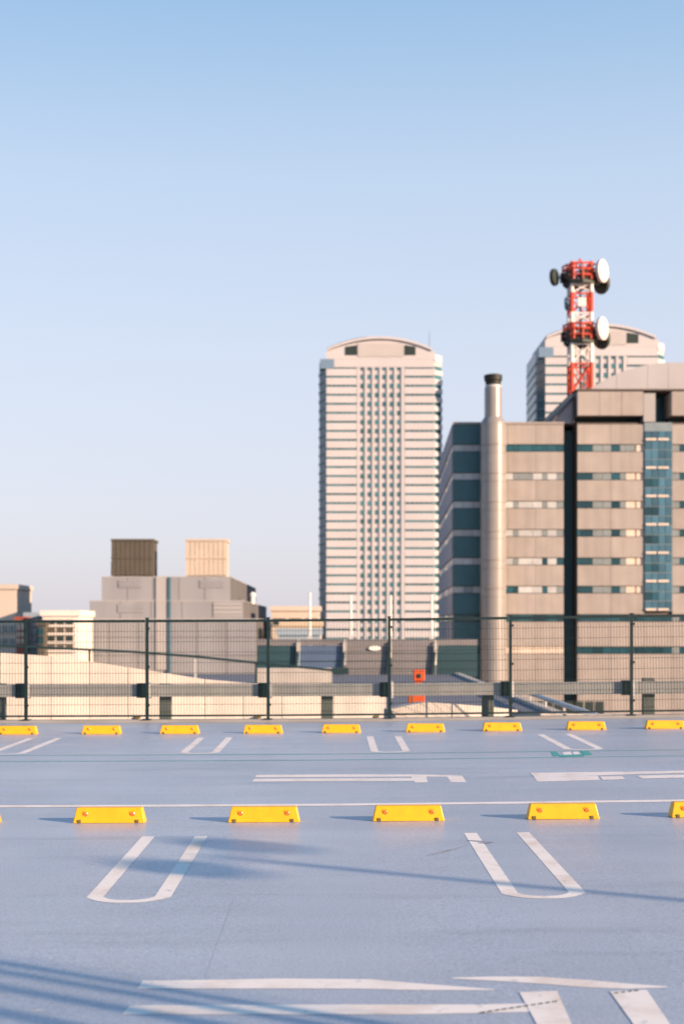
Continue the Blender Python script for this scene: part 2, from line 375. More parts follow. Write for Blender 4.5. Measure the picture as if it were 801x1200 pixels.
# ------------------------------------------------------------------ wheel stops
def make_stop():
    r = empty('wheel_stop', (0,0,0), '', 'wheel stop')
    L_, H, W = .30, .125, .075
    prof = [(-W, 0), (W, 0), (W-.012, .03), (W-.028, H), (-W+.028, H), (-W+.012, .03)]    # (y, z)
    secs = [(-L_, 1, 1), (-L_+.006, 1, 1), (L_-.006, 1, 1), (L_, 1, 1)]
    b = MB(); n = len(prof); vs, fs = [], []
    for x, _, _ in (( -L_,0,0), (L_,0,0)):
        for y, z in prof:
            inset = .028 * (z/H)
            vs.append((x - math.copysign(inset, x), y, z))
    fs = [tuple(range(n)), tuple(range(2*n-1, n-1, -1))] + [(i, i+n, (i+1)%n+n, (i+1)%n) for i in range(n)]
    b.add(vs, fs); b.build('body', M['yellow'], r, bevel=.008)
    for s in (-1, 1):
        x = s*.195; zc, yc = .072, -(W-.012-.016*(.072-.03)/(.095)) - .001
        q = MB().lathe([(.021, 0), (.021, .006), (.016, .010)], (x, yc+.004, zc), 16, (0, -1, -.15)).build('reflector', M['reflector'], r)
        q = MB().lathe([(.030, 0), (.030, .003)], (x, yc+.004, zc), 16, (0, -1, -.15)).build('reflector_seat', M['yellow'], r)
        x = s*.235 if s > 0 else s*.245
        MB().box(x-.016, x+.016, -W-.003, -W+.03, .002, .028).build('bolt_recess', M['hole'], r, bevel=.006)
    return r
stop0 = make_stop()
near = [(-3.1, 'front-row yellow wheel stop of which only the right tip shows at the left edge'),
        (-1.88, 'front-row yellow wheel stop standing just left of the left large U marking'),
        (-.59, 'front-row yellow wheel stop just right of the left large U marking'),
        (.615, 'front-row yellow wheel stop just left of the right large U marking'),
        (1.905, 'front-row yellow wheel stop just right of the right large U marking'),
        (3.10, 'front-row yellow wheel stop cut off by the right edge of the photo')]
far = [(-4.83, 'small yellow wheel stop under the fence, first one beside the left photo edge'),
       (-3.55, 'small yellow wheel stop under the fence, between the two leftmost fence posts'),
       (-2.36, 'small yellow wheel stop under the fence, beside the thick post under the grey stepped building'),
       (-1.09, 'small yellow wheel stop standing directly in front of the third fence post from left'),
       (.10, 'small yellow wheel stop below the left half of the tall cream tower'),
       (1.38, 'small yellow wheel stop below the right side of the tall cream tower and orange machine'),
       (2.55, 'small yellow wheel stop below the steel flue, left of the fifth fence post'),
       (3.83, 'small yellow wheel stop below the dark slot of the tan building'),
       (5.03, 'small yellow wheel stop under the fence, last one beside the right photo edge')]
first = True
for x, lab in near:
    o = stop0 if first else copy_tree(stop0); first = False
    o.location = (x, 11.92, dz(x)+.001); o['label'] = lab; o['group'] = 'yellow wheel stops of the front row'; o.rotation_euler = (0, -math.atan(dz(x+.3)-dz(x-.3))/.6*.6, random.uniform(-.012,.012))
for x, lab in far:
    o = copy_tree(stop0); o.location = (x, 21.72, dz(x)+.001); o['label'] = lab; o['group'] = 'yellow wheel stops of the far row'
    o.rotation_euler = (0, 0, random.uniform(-.015,.015))

# ------------------------------------------------------------------ fence and guard rail at the deck edge
FY = 24.2; SP = 2.057
fence = empty('mesh_fence', (0, FY, 0), 'dark green welded wire mesh fence along the far edge of the parking deck', 'fence')
posts = [-5.244 + SP*i for i in range(-2, 8)]
pm = MB().box(-.024, .024, -.024, .024, 0, 1.72).box(-.034,.034,-.034,.034,1.72,1.735).mesh('post', M['fence'])
wires = MB()
for i in range(41):
    x = .03 + i*(SP-.06)/40; wires.box(x-.0023, x+.0023, -.0023, .0023, .06, 1.70)
for j in range(10):
    z = .08 + j*1.60/9; wires.box(.028, SP-.028, -.0105, -.004, z-.003, z+.003)
wires.box(.028, SP-.028, -.012, .012, 1.655, 1.70).box(.028, SP-.028, -.010, .010, .05, .075)
wm = wires.mesh('wire_panel', M['fence'])
clip = MB().box(-.012, .05, -.04, -.029, -.02, .02).mesh('clip', M['fence'])
plate = MB().box(-.075, .075, -.075, .075, 0, .012).mesh('base_plate', M['fence'])
for x in posts:
    z = dz(x) + .05
    place('post', pm, fence, (x, 0, z)); place('base_plate', plate, fence, (x, 0, z+.001))
    o = place('wire_panel', wm, fence, (x, 0, z)); kind(o, 'stuff'); o.rotation_euler = (0, -math.atan((dz(x+SP)-dz(x))/SP), 0)
    for zz in (.25, .9, 1.55): place('clip', clip, fence, (x, 0, z+zz))
rail = empty('guard_rail', (0, 24.39, 0), 'grey box beam guard rail on thick posts right behind the wire fence', 'guard rail')
bm_ = MB().box(.012, SP-.012, -.06, .06, -.105, .105).mesh('beam', M['beam'])
jm = MB().box(-.165, -.02, -.085, .085, -.125, .125).mesh('beam_dark_block', M['fence'])  # dark box around the beam, left of each fence post
fl = MB().box(.0, .075, -.075, .075, -.14, .14).mesh('beam_flange', M['galv'])
for x in posts:
    xx = x*24.39/FY; z = .533 + .6*dz(x)
    place('beam', bm_, rail, (xx+.03, 0, z)).rotation_euler = (0, -math.atan(.6*(dz(x+SP)-dz(x))/SP), 0)
    place('beam_dark_block', jm, rail, (xx, 0, z)); place('beam_flange', fl, rail, (xx-.01, 0, z))
for px, top in ((-188,801),(0,801),(194,801),(383,801),(571,800),(759,794.5),(947,796)):
    X, _, Z = at(px, top, 24.52)
    MB().box(-.10, .10, -.075, .075, -1.0-Z, 0).build('beam_post', M['beam_post'], rail, bevel=.01, loc=(X, .14, Z))

# ------------------------------------------------------------------ access ramp behind the deck
road = kind(MB().add([(-40,24.4,-.5),(5.2,24.4,-.5),(5.2,62,-.5),(-40,62,-.5)], [(0,1,2,3)]).build('ramp_road', M['road']))
MB().box(5.2, 5.45, 24.4, 62, -1.6, -.42).build('road_edge', M['concrete'], road)
MB().box(-40, 5.2, 61.7, 62.0, -2.5, -.504).build('road_end', M['concrete_dark'], road)
def wall_run(pts, base, th, mt, parent, name='wall_panel', org=None):
    for (xa, ya, Ya), (xb, yb, Yb) in zip(pts, pts[1:]):
        A, B = Vector(at(xa, ya, Ya)), Vector(at(xb, yb, Yb))
        d2 = Vector((B.x-A.x, B.y-A.y, 0)).normalized(); n = Vector((-d2.y, d2.x, 0))*th
        A = A + d2*.012
        vs = [(A.x,A.y,base),(B.x,B.y,base),(B.x+n.x,B.y+n.y,base),(A.x+n.x,A.y+n.y,base),(A.x,A.y,A.z),(B.x,B.y,B.z),(B.x+n.x,B.y+n.y,B.z),(A.x+n.x,A.y+n.y,A.z)]
        MB().add(vs, [(0,3,2,1),(4,5,6,7),(0,1,5,4),(1,2,6,5),(2,3,7,6),(3,0,4,7)]).build(name, mt, parent)
pw = empty('parapet_wall', (-6, 40, -.5), 'long sunlit cream concrete parapet of the descending ramp behind the fence', 'wall')
wall_run([(-60,758,27.6),(0,765,28.0),(60,769,28.4),(105,775,28.8),(150,782,29.2),(195,789,29.6),(240,796,30.0),(285,800,30.3),(330,803,30.6),(390,808,31.0),(452,816,31.4)], -.498, .25, M['concrete'], pw)
lw = empty('low_wall', (4, 26.6, -.5), 'low cream concrete kerb wall with rust stains in front of the tan building', 'wall')
wall_run([(458,831,25.6),(498,822.5,26.2),(565,827.5,28.4),(606,832,29.8)], -1.6, .2, M['concrete'], lw)
rw = empty('kerb_wall', (8, 26.3, -.6), 'thin low cream wall at the deck foot below the galvanised railing, right part of the fence', 'wall')
wall_run([(604,836,25.4),(700,837,26.4),(770,838,27.2),(860,836,28.2)], -1.4, .2, M['concrete'], rw)
for px in (20.5, 161.5, 303, 441):
    Yw = 27.6 + (px+60)/512*3.8; X, Y, Z = at(px, 841.4 - .004*px, Yw)
    MB().box(X-.05, X+.05, Y-.05, Y+.10, Z-.022, Z+.022).build('dark_wall_spot', M['hole'], pw)  # small dark boxes set into the wall face
# dark hand rail running along the ramp
hr = empty('hand_rail', (-6, 46, -.5), 'thin dark hand rail sloping down along the ramp behind the fence', 'hand rail')
P = [(-60,754,50),(0,756.5,50),(150,763.5,50),(225,769,50),(314,778,50),(390,785.5,50)]
for a, c in zip(P, P[1:]):
    A, B = at(*a), at(*c); MB().tube(A, B, .045, 8).build('rail', M['barrier_dark'], hr)
for px, py in ((30,757.8),(105,761.3),(229,769.4),(300,776.6)):
    A = at(px, py, 50.05); MB().box(A[0]-.035, A[0]+.035, 50.02, 50.09, -.498, A[2]).build('rail_post', M['galv'] if px == 229 else M['barrier_dark'], hr)
MB().box(at(389,0,50)[0], at(408,0,50)[0], 49.9, 50.1, at(0,790,50)[2], at(0,782.5,50)[2]).build('end_box', M['barrier_dark'], hr)
cw = MB().box(at(301,0,52)[0], at(389,0,52)[0], 52, 52.3, -.498, at(0,783,52)[2]).build('concrete_wall', M['concrete'])
tag(cw, 'short flat cream concrete wall below the blue noise panel', 'wall')
# galvanised rail falling to the right in front of the tan building
gr = empty('ramp_railing', (5.32, 36, -.42), 'pale galvanised railing sloping down to the right in front of the tan building', 'railing')
A, B = (4.98, 46, -.30), (5.33, 28.3, -.10)
MB().tube((5.32,45,-.22), (5.32,27.0,-.20), .06, 8).build('top_rail', M['galv'], gr)
for i in range(7):
    y = 27.2 + i*2.9; zt = -.20 - .02*(y-27)/18
    MB().box(5.295, 5.345, y-.03, y+.03, -.418, zt-.04).build('railing_post', M['galv'], gr)

# orange machine
X, Y, Z = at(487.5, 832, 35.1)
mc = empty('ticket_machine', (X, Y, -.5), 'orange-red machine with a square head standing on the ramp beyond the fence', 'machine')
MB().box(X-.20, X+.20, Y-.15, Y+.15, -.498, .06).build('body', M['machine'], mc, bevel=.02)
MB().box(X-.135, X-.09, Y-.156, Y-.151, -.40, -.02).build('side_slot', M['hole'], mc)
MB().box(X-.03, X+.13, Y-.08, Y+.08, .062, .27).build('neck', M['machine'], mc)
MB().box(X-.075, X+.205, Y-.12, Y+.12, .272, .55).build('head', M['machine'], mc, bevel=.02)
MB().lathe([(.055,0),(.055,.02),(.035,.03)], (X+.065, Y-.121, .40), 16, (0,-1,0)).build('lens', M['dark_steel'], mc)

# noise barrier and its white poles
nb = empty('noise_barrier', (2, 62.3, -.5), 'grey noise barrier of tilted panels with one blue panel below the cream tower', 'noise barrier')
NBX = [(300,350,'barrier_teal'),(350,404,'barrier_blue'),(404,457,'barrier'),(457,510,'barrier'),(510,560,'barrier_teal')]
for a, c, mn in NBX:
    xa, xb = at(a,0,62.3)[0]+.05, at(c,0,62.3)[0]-.05; zb, zt = -.6, at(0,749,62.3)[2]
    zm = zt - .28
    MB().prism([(xa,zb),(xb,zb),(xb,zm),(xa,zm)], 62.25, 62.37).build('barrier_panel', M[mn], nb)
    MB().box(xa, xb, 62.2, 62.42, zm+.01, zt).build('cap_rail', M['barrier'], nb)
    for q in range(1, 4):
        z = zb + (zm-zb)*q/4; MB().box(xa, xb, 62.235, 62.249, z-.012, z+.012).build('panel_rib', M['barrier_dark'], nb)
for a in (350,404,457,510):
    x = at(a,0,62.3)[0]
    MB().prism([(x-.22,-.6),(x-.10,-.6),(x+.06,at(0,752,62.3)[2]),(x-.05,at(0,752,62.3)[2])], 62.08, 62.24).build('barrier_post', M['barrier_dark'], nb)
    MB().box(x-.09, x+.07, 62.07, 62.20, at(0,764,62.3)[2], at(0,752.5,62.3)[2]).build('post_bracket', M['concrete'], nb)
sg = MB().prism([(at(439,0,61.9)[0]+.27*math.cos(t*math.pi/10)*(1 if abs(math.cos(t*math.pi/10))<.9 else 1), at(0,759.8,61.9)[2]+.10*math.sin(t*math.pi/10)) for t in range(20)], 62.16, 62.20)
sg = sg.build('oval_sign', M['white_pole']); tag(sg, 'small blank white oval plate fixed on the grey noise barrier', 'sign')
PL = [(363,697,'white lamp pole left of the cream tower, in front of the ochre building'),(411,700,'white pole in front of the left bay of the cream tower'),
      (457.5,700,'white pole before the centre piers of the cream tower'),(505.5,699,'white pole at the right corner of the cream tower')]
for px, py, lab in PL:
    X, Y, Z = at(px, py, 64)
    o = empty('white_pole', (X, Y, -1), lab, 'pole', 'white poles behind the noise barrier')
    MB().tube((X,Y,-1), (X,Y,Z), .062, 10, .045).build('shaft', M['white_pole'], o)
    MB().lathe([(.05,0),(.055,.05),(.02,.10)], (X,Y,Z+.001), 10).build('finial', M['white_pole'], o)
    MB().box(X-.09, X+.09, Y-.09, Y+.09, at(0,750,64)[2], at(0,745,64)[2]).build('collar', M['galv'], o)

# ------------------------------------------------------------------ twin cream towers
def make_tower():
    Y = 600.0; kx = Y/F; X0 = (446-VX)*kx
    ux = lambda p: (p-446)*kx
    uz = lambda p: EYE + (HY-p)*kx - GZ
    t = empty('office_tower', (X0, Y, GZ), 'tall cream high-rise with an arched crown, standing free left of the tan building', 'tower', 'twin arched high-rises')
    def B(name, b, m, **k): return b.build(name, M[m], t, loc=(0,0,0), **k)
    front = [(ux(382),.5),(ux(508),.5),(ux(518),4.5),(ux(518),40),(ux(376),40),(ux(374),7)]
    B('core', MB().slab(front, 0, uz(421)), 'tower_span')
    # crown: arched front wall and roof vault
    def arc(xl, xr, ye, ya, n=16, dy=0):
        c = []
        for i in range(n+1):
            q = -1 + 2*i/n; c.append((ux((xl+xr)/2 + q*(xr-xl)/2), uz(ya + (ye-ya)*q*q + dy)))
        return c
    crown = [(ux(382),uz(420.6)), (ux(382),uz(413))] + arc(384,507,411,399) + [(ux(509),uz(413)), (ux(509),uz(420.6))]
    B('crown_wall', MB().prism(crown, 0.0, 39), 'tower_wall')
    B('crown_right_shoulder', MB().slab([(ux(509.2),.4),(ux(518.5),4.4),(ux(518.5),39),(ux(509.2),39)], uz(424), uz(415)), 'tower_wall')
    o = arc(383,506,408.5,394.5); i_ = arc(383,506,411,397.4)
    vs = [(x,-.8,z) for x,z in o]+[(x,-.8,z) for x,z in i_]+[(x,40,z) for x,z in o]+[(x,40,z) for x,z in i_]; n = len(o)
    fs = []
    for q in range(n-1): fs += [(q, n+q, n+q+1, q+1), (q, q+1, 2*n+q+1, 2*n+q), (n+q, 3*n+q, 3*n+q+1, n+q+1)]
    fs += [(0,2*n,3*n,n),(n-1,2*n-1,4*n-1,3*n-1)]
    B('arched_roof', MB().add(vs, fs), 'tower_wall')
    B('roof_skin', MB().add([(x+0,-.3,z+.25) for x,z in o[:7]]+[(x,40.2,z+.25) for x,z in o[:7]], [(q,q+1,q+8,q+7) for q in range(6)]), 'roof_blue')
    B('crown_panel', MB().box(ux(419), ux(473), -.25, -.01, uz(418), uz(402.5)), 'grey_panel')
    for a, c in ((404.6,418),(473.6,486.6)):
        B('crown_opening', MB().prism([(ux(a),uz(416)),(ux(c),uz(416)),(ux(c),uz(404.6)),(ux(a),uz(406.4 if a<450 else 404.6))] if a<450 else [(ux(a),uz(416)),(ux(c),uz(416)),(ux(c),uz(406.4)),(ux(a),uz(404.6))], -.3, -.01), 'void')
    B('shoulder_block', MB().box(ux(375), ux(391), -.2, 8, uz(432), uz(420.8)), 'roof_blue')
    B('crown_ledge', MB().box(ux(391.2), ux(508), -.1, .49, uz(430.5), uz(420.8)), 'tower_wall')
    B('antenna', MB().tube((ux(504),6,uz(412)), (ux(504),6,uz(384)), .28, 6, .12), 'roof_blue')
    # bays
    strip = MB()
    for s in range(6):
        w0 = (508-474)*kx/6; strip.box(s*w0+.12, (s+1)*w0-.12, .20, .49, -.50, .50)
    strip_m = strip.mesh('strip_window', M['tower_glass'])
    spl = MB().box(0, 35.6*kx, 0, .49, -1.45, 1.45).mesh('spandrel', M['tower_wall'])
    win_m = MB().box(-.74, .74, .25, .49, -.95, .95).mesh('window', M['tower_glass'])
    sp_c = MB().box(-.9, .9, .15, .49, -.95, .95)
    P1, P2 = Vector((ux(508.3), .35, 0)), Vector((ux(518), 4.35, 0)); dd = (P2-P1)
    nrm = Vector((dd.y, -dd.x, 0)).normalized()
    def ch(q0, q1, out, z0, z1):
        a, c = P1+dd*q0, P1+dd*q1; return MB().slab([(a.x+nrm.x*out, a.y+nrm.y*out), (c.x+nrm.x*out, c.y+nrm.y*out), (c.x-nrm.x*.02, c.y-nrm.y*.02), (a.x-nrm.x*.02, a.y-nrm.y*.02)], z0, z1)
    cw_m = ch(.08, .95, .12, -.85, .85).mesh('corner_window', M['tower_glass'])
    cs_m = ch(0, 1, .45, -1.0, 1.0).mesh('corner_spandrel', M['tower_wall'])
    cols = [424.2 + 8.62*i for i in range(6)]
    rows = [441.5 + 10.58*i for i in range(-1, 30)]
    for r, y in enumerate(rows):
        for x in (382.4, 474.0):
            place('strip_window', strip_m, t, (ux(x)+.1, 0, uz(y))); place('spandrel', spl, t, (ux(x)-.1, 0, uz(y+5.29)))
        place('corner_window', cw_m, t, (0,0,uz(y))); place('corner_spandrel', cs_m, t, (0,0,uz(y+5.29)))
        for x in cols: place('window', win_m, t, (ux(x), 0, uz(y)))
    for k in range(7):
        x = 424.2 - 4.31 + 8.62*k; hw = 1.75 if k in (0, 6) else 1.5
        B('pier', MB().box(ux(x-hw), ux(x+hw), .05, .48, 0, uz(419)), 'tower_wall')
    # glazed left side with floor ribs
    L1, L2 = (ux(381.6), .6), (ux(373.8), 7.2)
    B('side_glazing', MB().slab([L1, L2, (ux(375.8),39.8), (ux(376.5),39.8), (ux(374.6),7.4), (ux(381.9),1.0)], 0, uz(424)), 'tower_side')
    rb = MB()
    for y in rows:
        rb.slab([(L1[0]-.15,L1[1]-.1),(L2[0]-.3,L2[1]),(ux(375.4),39.7),(ux(375.9),39.7),(ux(374.1),7.3),(L1[0]+.05,L1[1]+.1)], uz(y+6.3), uz(y+4.2))
    kind(B('floor_rib', rb, 'tower_rib'), 'stuff')
    return t
tw = make_tower()
uz_cut = EYE + (HY-560)*600/F - GZ
t2 = tw.copy(); C.objects.link(t2); t2.location = ((705-VX)*576/F, 576, GZ+.3)
t2['label'] = 'cream high-rise with an arched crown partly hidden behind the tan building and red mast'
for ch_ in list(tw.children):
    if ch_.name.split('.')[0] in ('strip_window','spandrel','window','corner_window','corner_spandrel') and ch_.location.z < uz_cut: continue
    if ch_.name.startswith('antenna'): continue
    c = ch_.copy(); C.objects.link(c); c.parent = t2

# ------------------------------------------------------------------ tan building on the right
BY = 180.0; kb = BY/F
bx = lambda p: (p-VX)*kb
bz = lambda p: EYE + (HY-p)*kb
tb = empty('tan_building', (bx(690), BY, GZ), 'large tan tiled office building with window bands, a dark slot and curved metal roof', 'building')
def T(name, b, m, **k): return b.build(name, M[m], tb, **k)
def TP(name, me, x, y, z): return place(name, me, tb, (x-bx(690), y-BY, z-GZ))
# cores, set back behind the tiles
sx0, sx1, dep = bx(531), bx(536), 44.0
T('core', MB().slab([(bx(531),BY+.3),(bx(660),BY+.3),(bx(660),BY+dep),(16.5,BY+dep)], GZ, bz(495.6)), 'joint')
T('core', MB().box(bx(676), bx(900), BY+.3, BY+dep, GZ, bz(495)), 'joint')
T('slot_wall', MB().box(bx(660)+.01, bx(676)-.01, BY+3.6, BY+4.2, GZ, bz(500)), 'teal_shade')  # recess shade painted teal on the back wall
T('parapet', MB().box(bx(530.4), bx(660.4), BY-.12, BY+.8, bz(497.2), bz(494.6)), 'tan')
wrows = [525 + 33.2*i for i in range(7)] + [762]
edges = [(497.4, wrows[0]-4.4)] + [(a+4.4, c-4.4) for a, c in zip(wrows, wrows[1:])] + [(wrows[-1]+4.4, 850)]
def panels(x0, x1, n, top=None, mt='tan'):
    wd = (x1-x0)/n; mt = M[mt]
    for (a, c) in edges:
        if top and top > 700 and a < 700: continue
        if top and a < top: a = top
        h = (c-a)*kb
        me = MB().box(0, wd*kb-.03, 0, .29, 0, h-.03).mesh('facade_panel', mt)
        for i in range(n): TP('facade_panel', me, bx(x0+wd*i)+.015, BY, bz(c)+.015)
panels(531, 562, 1, mt='teal_shade'); panels(562, 660, 3); panels(676, 754, 2, 495.4); panels(787, 900, 3, 495.4); panels(754, 787, 1, 728)  # first bay: the flue's cast shadow painted as teal colour
pm_c = {}
def pane(x0, x1, y, m, setb=.16, hh=3.7):
    key = (round(x1-x0,2), m, hh)
    if key not in pm_c: pm_c[key] = MB().box(.02, (x1-x0)*kb-.02, 0, .12, -hh*kb, hh*kb).mesh('window', M[m])
    TP('window', pm_c[key], bx(x0), BY+setb, bz(y))
rl = random.Random(3)
for i, y in enumerate(wrows):
    lowf = y > 715
    xs_ = [531,543,554,565,577,590,601,607,624,635,641,652,660]
    for j, (a, c) in enumerate(zip(xs_, xs_[1:])):
        if i == 7 and a > 585: pane(a, c, y, 'blind_and_reflection'); continue
        m = 'teal_glass' if (i == 0 and a > 560) or lowf else ('blind' if (c-a) > 8 and rl.random() < .97 else 'blind_mid' if rl.random() < .8 else 'teal_glass')
        if i == 5 and 585 < a < 605: m = 'teal_glass'
        pane(a, c, y, m)
    if lowf:
        for a, c in ((754,765),(765,776),(776,787)): pane(a, c, y, 'teal_glass')
    for a, c, m in ((676,680,'teal_glass'),(680,694,'teal_glass'),(694,706,'blind_mid'),(706,716,'blind_mid'),(716,726,'teal_glass'),(726,733,'blind_mid'),(733,744,'blind_and_reflection'),(745,754,'blind_and_reflection')):
        if m == 'blind_mid':
            pass
        if i == 0 and m == 'blind_and_reflection' and a < 740: m = 'blind_mid'
        pane(a, c, y, 'teal_glass' if lowf else m)
    for a, c, m in ((787,796,'blind_mid'),(796,808,'teal_glass'),(808,830,'blind_mid'),(830,870,'teal_glass'),(870,900,'blind_mid')): pane(a, c, y, m)
# second band of pale glazing low on the left block
# dark openings at the foot, base shade painted into their colour
for i in range(9): T('painted_shade_opening', MB().box(bx(600+12*i)+.12, bx(612+12*i)-.12, BY-.06, BY-.012, bz(844), bz(822)), 'void')
# glazed stair strip
T('curtain_frame', MB().box(bx(754.2), bx(786.8), BY-.10, BY+.28, bz(716), bz(495.3)), 'mullion')
gl = MB().box(.03, 7.9*kb-.03, 0, .06, .03, 10.6*kb-.03).mesh('curtain_pane', M['curtain'])
gd = MB().box(.03, 7.9*kb-.03, 0, .06, .03, 10.6*kb-.03).mesh('curtain_pane', M['teal_glass'])
bar = MB().box(0, 12.5*kb, 0, .10, 0, 2.6*kb).mesh('pale_bar', M['blind_and_reflection'])
for i in range(-1, 6):
    for r in range(3):
        yb = wrows[0] + 33.2*i + 13 + 11.05*(r+1)
        if yb < 507 or yb > 716: continue
        for c in range(4):
            TP('curtain_pane', gd if (r == 2 and c in (0, 1) and i > -1) else gl, bx(754.6+8.02*c), BY-.17, bz(yb)+.01)
    yb = wrows[0] + 33.2*i + 24.5
    if yb < 716:
        for xx in (755.5, 769.8): TP('pale_bar', bar, bx(xx), BY-.28, bz(yb))
# penthouse
T('penthouse_core', MB().box(bx(674), bx(767), BY+2.5, BY+30, bz(494.9), bz(457)), 'tan')
T('penthouse_core', MB().box(bx(767), bx(900), BY+4.0, BY+30, bz(494.9), bz(457)), 'teal_glass')
wd = (753-676)/3
for i in range(3): T('penthouse_panel', MB().box(bx(676+wd*i)+.02, bx(676+wd*(i+1))-.02, BY-.15, BY+2.4, bz(487), bz(459)), 'tan')
T('penthouse_pilaster', MB().box(bx(753.3), bx(767), BY-.12, BY+2.45, bz(494.4), bz(461)), 'block_pale')
for i in range(3): T('penthouse_panel', MB().box(bx(786+32*i)+.02, bx(786+32*(i+1))-.02, BY-.15, BY+3.9, bz(487), bz(459)), 'tan')
T('penthouse_fascia', MB().box(bx(674), bx(900), BY+.4, BY+30.5, bz(457), bz(455)), 'joint')
T('painted_shade_gap', MB().box(bx(676), bx(753), BY+2.0, BY+2.4, bz(494.8), bz(487.3)), 'void')  # dark back wall: overhang shade put into its colour
T('painted_shade_gap', MB().box(bx(786), bx(900), BY+2.0, BY+3.9, bz(494.8), bz(487.3)), 'void')  # same painted overhang shade, right part
# curved metal roof
rp = []
for i in range(19):
    q = i/18; rp.append((690 + 222*q, 455 - 35.5*(1-abs(2*q-1)**2.3)))
for a, c in ((0,3),(3,6),(6,8),(8,10),(10,14),(14,18)):
    seg_ = [(bx(p)+(.03 if n_ == 0 else 0), bz(y)) for n_, (p, y) in enumerate(rp[a:c+1])]
    T('roof_panel', MB().prism([(seg_[0][0], bz(454.8))] + seg_ + [(seg_[-1][0], bz(454.8))], BY+3, BY+26), 'roofmetal')
# sloping side roof
T('side_roof', MB().prism([(bx(648),bz(494.5)),(bx(673.5),bz(494.5)),(bx(673.5),bz(463))], BY+1.5, BY+28), 'side_tile')
T('side_roof_trim', MB().prism([(bx(646.5),bz(494)),(bx(648.4),bz(494)),(bx(674),bz(464)),(bx(674),bz(460.4))], BY+1.3, BY+28.2), 'joint')
T('side_roof_trim', MB().box(bx(672.3), bx(674.2), BY+1.0, BY+1.49, bz(494), bz(462)), 'joint')
# left flank
A, B = Vector((bx(531), BY+.3, 0)), Vector((16.5, BY+dep, 0)); dd = (B-A).normalized(); nn = Vector((-dd.y, dd.x, 0))
def flank(name, t0, t1, out, z0, z1, m):
    a, c = A + (B-A)*t0, A + (B-A)*t1
    return T(name, MB().slab([(a.x,a.y),(c.x,c.y),(c.x+nn.x*out,c.y+nn.y*out),(a.x+nn.x*out,a.y+nn.y*out)], z0, z1), m)
for (a, c) in edges:
    for i in range(4): flank('flank_panel', i/4+.002, (i+1)/4-.002, .2, bz(c)+.015, bz(max(a,496))-.015, 'side_tile')
for y in wrows:
    for i in range(6): flank('flank_window', i/6+.004, (i+1)/6-.004, .08, bz(y+3.6), bz(y-3.6), 'blind_and_reflection' if i % 3 < 2 else 'teal_glass')  # warm panes: reflections of sunlit surroundings painted into their colour
# steel flue
fl_ = empty('steel_flue', (bx(575.5), BY-1.75, GZ), 'tall round steel flue with a black cap standing against the tan building', 'chimney')
fx, fy = bx(575.5), BY-1.75
zs = [GZ] + [bz(y) for y in (800,767,733,700,667,633,600,567,534,500)]
for a, c in zip(zs, zs[1:]): MB().lathe([(1.60,.012),(1.60,c-a-.012)], (fx,fy,a), 40).build('flue_section', M['steel'], fl_, smooth=True)
for y in (800,757,724,691,658,625,591,558,525): MB().lathe([(1.61,0),(1.68,.03),(1.68,.22),(1.61,.25)], (fx,fy,bz(y)), 40).build('flue_flange', M['steel'], fl_, smooth=True)
MB().lathe([(1.60,0),(1.55,.3),(1.12,.9)], (fx,fy,bz(500)), 40).build('flue_cone', M['steel'], fl_, smooth=True)
MB().lathe([(1.08,0),(1.08,bz(457)-bz(492))], (fx,fy,bz(492)+.001), 40).build('flue_stack', M['steel'], fl_, smooth=True)
MB().lathe([(1.0,0),(1.0,.25)], (fx,fy,bz(457)+.01), 32).build('flue_collar', M['galv'], fl_, smooth=True)
MB().lathe([(.95,0),(.98,.5),(1.12,.6),(1.15,1.25),(.9,1.35)], (fx,fy,bz(454.5)), 32).build('flue_cap', M['cap'], fl_, smooth=True)

# ------------------------------------------------------------------ red and white radio mast
RY = 194.0; kr = RY/F
rx = lambda p: (p-VX)*kr
rz = lambda p: EYE + (HY-p)*kr
mx_, hw = rx(679), 11.3*kr
ms = empty('radio_mast', (mx_, RY, rz(462)), 'red and white lattice radio mast with round dishes on the tan building roof', 'mast')
def K(name, b, m, **k): return b.build(name, M[m], ms, **k)
secs = [(462,427,'red'),(427,404,'white_steel'),(404,380,'red'),(380,368,'white_steel'),(368,345,'red'),(345,334,'white_steel'),(334,309,'red')]
cs = [(-1,-1),(1,-1),(1,1),(-1,1)]
for y0, y1, m in secs:
    z0, z1 = rz(y0)+.01, rz(y1)-.01
    for i, (a, c) in enumerate(cs):
        K('leg', MB().tube((mx_+a*hw, RY+c*hw, z0), (mx_+a*hw, RY+c*hw, z1), .26, 8), m)
        a2, c2 = cs[(i+1) % 4]
        K('cross_bar', MB().tube((mx_+a*hw, RY+c*hw, z1-.14), (mx_+a2*hw, RY+c2*hw, z1-.14), .13, 6), m)
        K('brace', MB().tube((mx_+a*hw, RY+c*hw, z0), (mx_+a2*hw, RY+c2*hw, z1), .10, 6), m)
        K('brace', MB().tube((mx_+a2*hw, RY+c2*hw, z0), (mx_+a*hw, RY+c*hw, z1), .10, 6), m)
K('ladder', MB().box(mx_-.12, mx_+.12, RY-.3, RY-.15, rz(462), rz(310)), 'dark_steel')
